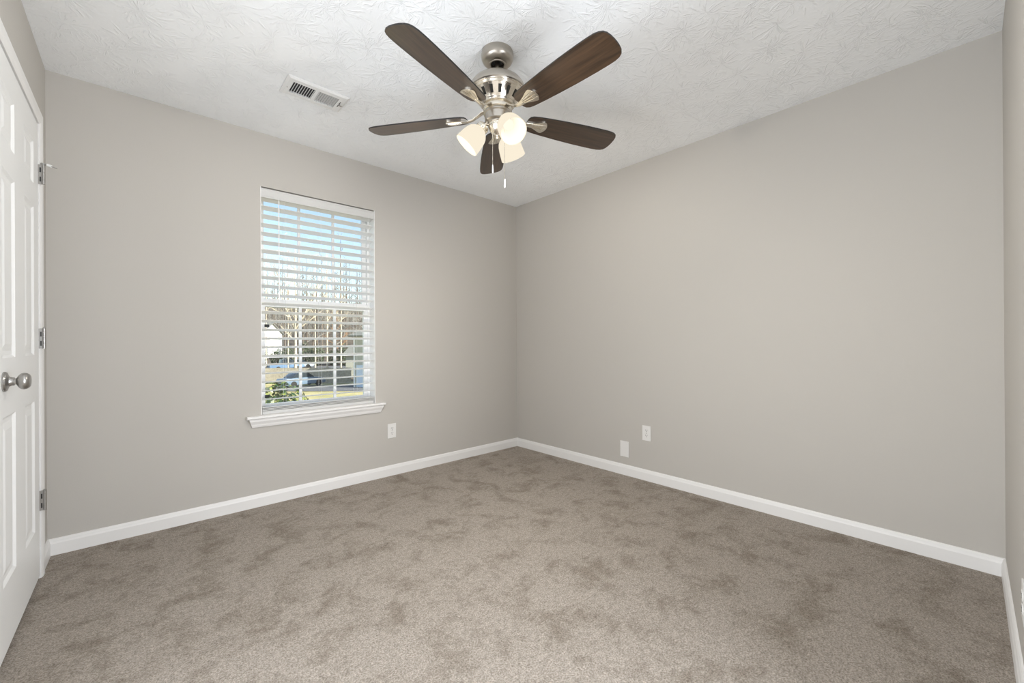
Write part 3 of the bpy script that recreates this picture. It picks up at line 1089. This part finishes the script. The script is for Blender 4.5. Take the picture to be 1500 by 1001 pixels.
# pull chains
for (cxp, cyp, z_top, z_end) in ((-0.0445, -0.0150, 2.112, 1.848), (-0.0100, -0.0600, 2.110, 1.775)):
    bm = bmesh.new()
    tube(bm, [(cxp, cyp, Z(z_top)), (cxp, cyp, Z(z_end + 0.04))], 0.0011, 6)
    nb = 46
    for q in range(nb):
        zz = z_top + (z_end + 0.04 - z_top) * q / nb
        lathe(bm, [(0, Z(zz) + 0.0018), (0.0018, Z(zz)), (0, Z(zz) - 0.0018)], 6, Matrix.Translation((cxp, cyp, 0)))
    ch = obj('pull_chain', bm, M_nickel_p, fan)
    bm = bmesh.new()
    lathe(bm, [(0, Z(z_end + 0.042)), (0.0022, Z(z_end + 0.040)), (0.0030, Z(z_end + 0.034)), (0.0038, Z(z_end + 0.010)), (0.0034, Z(z_end + 0.003)), (0.002, Z(z_end)), (0, Z(z_end))], 14, Matrix.Translation((cxp, cyp, 0)))
    obj('chain_fob', bm, M_plate, ch, smooth=True)

# ------------------------------------------------------------------ outdoors
VIEW = Vector((0.67, 0.742, 0)).normalized()
GP = [(-20, -2.2), (0, -2.2), (32, -3.05), (46, -3.60), (52, -3.65), (62, -3.2), (72, -3.1), (85, -2.3), (110, -0.5), (150, 5.0), (260, 26.0)]


def gz(x, y):
    d = x * VIEW.x + y * VIEW.y
    for (d0, z0), (d1, z1) in zip(GP, GP[1:]):
        if d <= d1:
            return z0 + (z1 - z0) * max(0, (d - d0)) / (d1 - d0)
    return GP[-1][1]


SIDE = Vector((VIEW.y, -VIEW.x, 0))    # to the right of the view


def G(d, s, dz=0.0):
    """ground point: d ahead of the camera, s to the right"""
    p = VIEW * d + SIDE * s
    return Vector((p.x, p.y, gz(p.x, p.y) + dz))


def ground_strip(name, d0, d1, s0, s1, dz, mt, nd=30, ns=4):
    b_ = bmesh.new()
    g_ = [[b_.verts.new(G(d0 + (d1 - d0) * i / nd, s0 + (s1 - s0) * j / ns, dz)) for j in range(ns + 1)] for i in range(nd + 1)]
    for i in range(nd):
        for j in range(ns):
            b_.faces.new((g_[i][j], g_[i][j + 1], g_[i + 1][j + 1], g_[i + 1][j]))
    o_ = struct(name, b_, mt)
    return o_


ground_strip('lawn', 6, 50, -90, 60, 0.0, M_grass, 22, 8)
ground_strip('woodland_ground', 50, 260, -220, 120, 0.0, M_litter, 60, 8)
ground_strip('driveway', 36.5, 44.5, -24.0, -2.0, 0.03, M_asphalt, 6, 4)
ground_strip('street', 61, 73, -80, 20, 0.04, M_asphalt, 4, 4)
ground_strip('path', 26.5, 28.2, -14.5, 10, 0.03, M_concrete, 3, 4)


def leaf(b_, p, nrm, size, up_):
    t1 = nrm.cross(up_)
    if t1.length < 1e-3:
        t1 = Vector((1, 0, 0))
    t1.normalize()
    t2 = nrm.cross(t1)
    vv = [b_.verts.new(p + t2 * size), b_.verts.new(p + t1 * size * 0.45), b_.verts.new(p - t2 * size), b_.verts.new(p - t1 * size * 0.45)]
    b_.faces.new(vv)


def rnd_dir():
    while True:
        v = Vector((random.uniform(-1, 1), random.uniform(-1, 1), random.uniform(-1, 1)))
        if 0.1 < v.length < 1:
            return v.normalized()


# holly shrub outside the window
hp = Vector((2.00, 9.55, 0)); hp.z = gz(hp.x, hp.y)
bush = thing('holly_bush', 'dense green leafy bush close outside the lower left of the window', 'bush', hp)
bm = bmesh.new()
for c_, rr, nn in (((0, 0, 1.40), (0.9, 0.85, 1.30), 4600), ((-0.75, 0.45, 1.40), (0.75, 0.7, 1.30), 2800), ((0.62, -0.25, 1.05), (0.72, 0.62, 1.12), 2600), ((0.2, 0.4, 1.3), (0.6, 0.6, 1.05), 1300)):
    for _ in range(nn):
        d_ = rnd_dir()
        k_ = random.uniform(0.62, 1.04)
        p_ = Vector((c_[0] + d_.x * rr[0] * k_, c_[1] + d_.y * rr[1] * k_, c_[2] + d_.z * rr[2] * k_))
        if p_.z < 0.05:
            continue
        nn_ = (d_ + rnd_dir() * 0.7).normalized()
        leaf(bm, p_, nn_, random.uniform(0.045, 0.08), rnd_dir())
obj('foliage', bm, M_leaf, bush)
bm = bmesh.new()
for _ in range(9):
    d_ = rnd_dir(); d_.z = abs(d_.z) + 0.8
    tube(bm, [(0, 0, 0), (d_.x * 0.25, d_.y * 0.25, 0.5), (d_.x * 0.6, d_.y * 0.6, 1.3)], [0.05, 0.03, 0.012], 6)
obj('stem', bm, M_bark, bush)

# wooden privacy fence across the yard
fence = thing('wooden_fence', 'weathered board privacy fence across the yard behind the parked car', 'fence', G(47.5, -20))
fo = fence.location
bm = bmesh.new()
f0, f1 = G(47.0, -36.0), G(47.6, -18.6)
L_ = (f1 - f0).length
n_b = int(L_ / 0.15)
dd = (f1 - f0); dd.z = 0; dd.normalize()
for q in range(n_b):
    p_ = f0.lerp(f1, (q + 0.5) / n_b)
    z_ = gz(p_.x, p_.y)
    hgt = 1.83 + random.uniform(-0.015, 0.015)
    mw = Matrix.Translation((p_.x - fo.x, p_.y - fo.y, z_ - fo.z)) @ Matrix.Rotation(math.atan2(dd.y, dd.x), 4, 'Z')
    box(bm, -0.068, 0.068, -0.01, 0.01, 0.02, hgt, mw=mw)
obj('board_panel', bm, M_fence, fence)
for q in range(0, 10):
    p_ = f0.lerp(f1, (q + 0.5) / 10)
    bm = bmesh.new()
    mw = Matrix.Translation((p_.x - fo.x, p_.y - fo.y, gz(p_.x, p_.y) - fo.z)) @ Matrix.Rotation(math.atan2(dd.y, dd.x), 4, 'Z')
    box(bm, -0.05, 0.05, 0.012, 0.11, -0.2, 1.75, mw=mw)
    obj('post', bm, M_fence, fence)


# parked cars


def car(name, label, loc, rz, paint, kind='sedan'):
    c_ = thing(name, label, 'car', loc, rz)
    if kind == 'sedan':
        body = [(-2.2, 0.35), (-2.25, 0.65), (-2.05, 0.92), (-1.35, 0.98), (-0.75, 0.99), (0.85, 0.97), (1.9, 0.86), (2.2, 0.68), (2.25, 0.40), (2.1, 0.28), (-2.05, 0.28)]
        cabin = [(-1.55, 0.97), (-0.95, 1.40), (-0.3, 1.47), (0.35, 1.43), (1.05, 0.96)]
    else:
        body = [(-2.5, 0.45), (-2.55, 0.8), (-2.5, 1.05), (-0.6, 1.06), (1.0, 1.07), (2.2, 1.0), (2.5, 0.8), (2.55, 0.5), (2.4, 0.4), (-2.4, 0.4)]
        cabin = [(-0.75, 1.06), (-0.6, 1.72), (0.0, 1.78), (0.5, 1.75), (1.25, 1.06)]
    rotm = Matrix.Rotation(pi / 2, 4, 'X')
    b_ = bmesh.new()
    prism(b_, body, -0.86, 0.86, mw=rotm, bevel=0.06)
    obj('car_body', b_, paint, c_, smooth=True)
    b_ = bmesh.new()
    prism(b_, cabin, -0.72, 0.72, mw=rotm, bevel=0.05)
    obj('cabin_glass', b_, M_carglass, c_, smooth=True)
    b_ = bmesh.new()
    prism(b_, [(cabin[1][0] - 0.03, cabin[1][1] - 0.05), (cabin[2][0], cabin[2][1] + 0.02), (cabin[3][0] + 0.03, cabin[3][1] - 0.03), (cabin[2][0], cabin[2][1] - 0.05)], -0.70, 0.70, mw=rotm)
    obj('car_roof', b_, paint, c_, smooth=True)
    for wx_ in (-1.35, 1.4):
        for wy in (-0.80, 0.80):
            b_ = bmesh.new()
            lathe(b_, [(0, -0.1), (0.2, -0.1), (0.32, -0.09), (0.33, 0.0), (0.32, 0.09), (0.2, 0.1), (0, 0.1)], 20, Matrix.Translation((wx_, wy, 0.33)) @ Matrix.Rotation(pi / 2, 4, 'X'))
            obj('wheel', b_, M_tyre, c_, smooth=True)
    return c_


va = math.atan2(VIEW.y, VIEW.x)
car('parked_car', 'blue grey car parked in front of the wooden fence', G(43.0, -22.0, 0.03), va - R(30), M_bluecar)
car('pickup_truck', 'blue pickup truck parked behind the fence left of the pale birch trunk', G(64.0, -35.2, 0.04), va - R(40), M_truck, 'truck')
car('parked_car', 'pale blue car parked behind the fence right of the pale birch trunk', G(69.0, -35.6, 0.04), va - R(70), M_whitecar)


# houses


def house(name, label, loc, rz, w, d, h, roof_h, wallm, over=0.4):
    """gable runs along local x; front face at local y = 0, house extends to y = d"""
    hs = thing(name, label, 'house', loc, rz)
    b_ = bmesh.new()
    box(b_, 0, w, 0, d, -1.0, h)
    prism_pts = [(0, h), (0, h)]
    g_ = [b_.verts.new((0, 0, h)), b_.verts.new((0, d, h)), b_.verts.new((0, d / 2, h + roof_h)), b_.verts.new((w, 0, h)), b_.verts.new((w, d, h)), b_.verts.new((w, d / 2, h + roof_h))]
    b_.faces.new(g_[:3]); b_.faces.new(g_[3:])
    obj('wall', b_, wallm, hs)
    b_ = bmesh.new()
    k_ = roof_h / (d / 2)
    for s_ in (0, 1):
        e_ = -over if s_ == 0 else d + over
        zz = h - over * k_
        a4 = [(-over, e_, zz), (w + over, e_, zz), (w + over, d / 2, h + roof_h + 0.02), (-over, d / 2, h + roof_h + 0.02)]
        lo4 = [b_.verts.new(p) for p in a4]
        hi4 = [b_.verts.new((p[0], p[1], p[2] + 0.15)) for p in a4]
        b_.faces.new(lo4); b_.faces.new(hi4)
        for q in range(4):
            b_.faces.new((lo4[q], lo4[(q + 1) % 4], hi4[(q + 1) % 4], hi4[q]))
    obj('roof', b_, M_roof, hs)
    return hs


# neighbour on the right: corner and garage door face the window
rh = house('neighbour_house', 'sage sided house with a pale garage door at the right edge of the window view', G(41.5, -15.9), va - pi / 2 - R(20), 11.0, 9.0, 5.2, 1.3, M_siding)
bm = bmesh.new(); box(bm, 0.30, 5.2, -0.06, 0.0, 0.05, 2.25)
for q in range(1, 4):
    box(bm, 0.30, 5.2, -0.075, -0.055, 0.05 + q * 0.55 - 0.02, 0.05 + q * 0.55 + 0.02)
gd = obj('garage_door', bm, M_garage, rh)
bm = bmesh.new(); box(bm, -0.06, 0.10, -0.05, 0.08, -0.5, 5.0); obj('corner_board', bm, M_wsiding, rh)
# small porch roof edge and window left of it, further back
ph = house('neighbour_house', 'grey house with pale porch edge just beyond the fence end', G(56, -22.6), va - pi / 2 + R(4), 6.0, 7.0, 2.9, 1.2, M_siding)
bm = bmesh.new(); box(bm, 2.2, 3.5, -0.05, 0.02, 0.9, 2.4); wf = obj('window', bm, M_wsiding, ph)
bm = bmesh.new(); box(bm, 2.3, 3.4, -0.07, -0.05, 1.0, 2.3); obj('pane', bm, M_pane, wf)
# white house on the left
wh = house('neighbour_house', 'white sided house beyond the fence at the left edge of the window view', G(85, -62.4, 0.0), va - pi / 2, 10.5, 8.0, 5.4, 2.2, M_wsiding)
for wx_ in (6.8, 8.7):
    bm = bmesh.new(); box(bm, wx_, wx_ + 0.9, -0.05, 0.02, 1.2, 2.6); wf = obj('window', bm, M_wsiding, wh)
    bm = bmesh.new(); box(bm, wx_ + 0.08, wx_ + 0.82, -0.07, -0.05, 1.28, 2.52); obj('pane', bm, M_pane, wf)


# trees


def tree(label, loc, height, rad, bark, lean=0.0, nlev=4, spread=0.55, seed=0, first=0.35, group=None, twigm=None, fork=False):
    rs = random.Random(seed)
    tb, bb = bmesh.new(), bmesh.new()
    # trunk
    pts, rads = [], []
    n_ = 8
    lx_, ly_ = rs.uniform(-1, 1), rs.uniform(-1, 1)
    for i in range(n_ + 1):
        f = i / n_
        pts.append(Vector((lean * f * height * lx_ + rs.uniform(-.1, .1) * f, lean * f * height * ly_ + rs.uniform(-.1, .1) * f, f * height * 0.9 - (0.3 if i == 0 else 0))))
        rads.append(rad * (1 - 0.88 * f))
    tube(tb, pts, rads, 7, caps=False)

    def grow(p, d, ln, r, lev):
        q = [p]
        cur = p
        dv = d
        for i in range(3):
            dv = (dv + Vector((rs.uniform(-.22, .22), rs.uniform(-.22, .22), rs.uniform(-.05, .22)))).normalized()
            cur = cur + dv * ln / 3
            q.append(cur)
        tube(bb, q, [r, r * 0.75, r * 0.5, r * 0.28], 4 if lev < 2 else 3, caps=False)
        if lev >= nlev - 1:
            return
        for i in range(rs.choice((3, 4, 4))):
            f = rs.uniform(0.3, 1.0)
            bp_ = q[int(f * 2)].lerp(q[int(f * 2) + 1], (f * 2) % 1) if f < 1 else q[-1]
            side = Vector((rs.uniform(-1, 1), rs.uniform(-1, 1), rs.uniform(-0.2, 0.8))).normalized()
            grow(bp_, (dv * 0.7 + side * 0.75).normalized(), ln * rs.uniform(0.45, 0.68), r * 0.5, lev + 1)
    nb_ = 13
    for i in range(nb_):
        f = first + (1 - first) * (i + rs.uniform(0, 1)) / nb_
        f = min(f, 0.99)
        k = f * n_
        p_ = pts[int(k)].lerp(pts[min(int(k) + 1, n_)], k % 1)
        an = i * 2.4 + rs.uniform(-.5, .5)
        el = rs.uniform(0.35, 0.9)
        d_ = Vector((cos(an) * cos(el), sin(an) * cos(el), sin(el)))
        grow(p_, d_, height * spread * (1.05 - f) * rs.uniform(0.7, 1.1) + 0.8, rad * (1 - 0.88 * f) * 0.55 + 0.01, 1)
    if fork:
        grow(pts[3], Vector((0.35, -0.25, 0.9)).normalized(), height * 0.45, rad * 0.5, 1)
        grow(pts[3], Vector((-0.45, 0.3, 0.85)).normalized(), height * 0.5, rad * 0.5, 1)
    if group:
        me_ = bpy.data.meshes.new('far_branches')
        bb.to_mesh(me_); bb.free()
        tb.from_mesh(me_)
        nf_ = len(me_.polygons)
        tb.faces.ensure_lookup_table()
        for f_ in tb.faces[-nf_:]:
            f_.material_index = 1
        bpy.data.meshes.remove(me_)
        return tag(obj('bare_tree', tb, [bark, twigm or bark], loc=loc), label, 'tree', group)
    t = thing('bare_tree', label, 'tree', loc, rs.uniform(0, 6.28), group)
    obj('trunk', tb, bark, t, smooth=True)
    obj('branches', bb, twigm or bark, t)
    return t


tree('pale barked forked tree standing behind the fence left of the middle of the window', G(55, -28.9), 19, 0.20, M_pale, 0.01, 4, 0.2, 11, 0.28, fork=True)
tree('slim pale trunked tree right of centre behind the fence', G(58, -26.0), 20, 0.13, M_pale, 0.005, 4, 0.135, 12, 0.4)
tree('thin pale tree behind the fence, between the slim pale tree and the forked one', G(62, -29.6), 20, 0.11, M_pale, 0.005, 4, 0.135, 13, 0.4)
tree('pale trunked tree behind the fence just left of the grey house', G(66, -27.4), 20, 0.13, M_pale, 0.005, 4, 0.135, 14, 0.35)
tree('thin pale tree in front of the white house', G(62, -37.0), 20, 0.10, M_pale, 0.005, 4, 0.14, 15, 0.45)
tree('thin grey tree just right of the white house', G(60, -32.6), 20, 0.09, M_pale, 0.005, 4, 0.14, 16, 0.45)
tree('rust leaved tree behind the fence right of the middle of the window', G(77.5, -33.0), 12, 0.14, M_bark, 0.01, 4, 0.24, 17, 0.2, twigm=M_rust)
rs0 = random.Random(5)
spots = []
for row in range(11):
    d_ = 81 + 8.0 * row
    n_ = int(d_ * 0.32 / 6.5)
    for q in range(n_):
        s_ = -d_ * 0.64 + 6.5 * (q + 0.5) + (3.2 if row % 2 else 0) + rs0.uniform(-1, 1)
        spots.append((d_ + rs0.uniform(-1, 1), s_))
for i, (d_, s_) in enumerate(spots):
    if 78 < d_ < 99 and s_ < -47:
        continue
    tree('bare brown tree in the woods behind the yard', G(d_, s_), rs0.uniform(21, 29), rs0.uniform(0.15, 0.26), M_bark, 0.003, 4, 0.14, 100 + i, 0.12,
         group='bare trees of the far woods', twigm=M_twig)

# evergreen undergrowth in front of the woods
for i in range(10):
    s_ = -45.0 + 2.55 * i
    d_ = 73.6 + (0.9 if i % 2 else 0)
    lo_ = G(d_, s_)
    t = thing('evergreen_shrub', 'dark evergreen shrub at the edge of the far woods', 'shrub', lo_, 0, 'dark shrubs under the far woods')
    bm = bmesh.new()
    hh = rs0.uniform(2.2, 4.2)
    for _ in range(600):
        d2 = rnd_dir()
        p_ = Vector((d2.x * 1.2, d2.y * 1.2, hh * 0.5 + d2.z * hh * 0.5)) * random.uniform(0.75, 1.05)
        if p_.z > 0:
            leaf(bm, p_, (d2 + rnd_dir() * 0.8).normalized(), random.uniform(0.14, 0.24), rnd_dir())
    obj('foliage', bm, M_pine, t)
    bm = bmesh.new(); tube(bm, [(0, 0, -0.2), (0, 0, hh * 0.6)], [0.12, 0.04], 6); obj('stem', bm, M_bark, t)
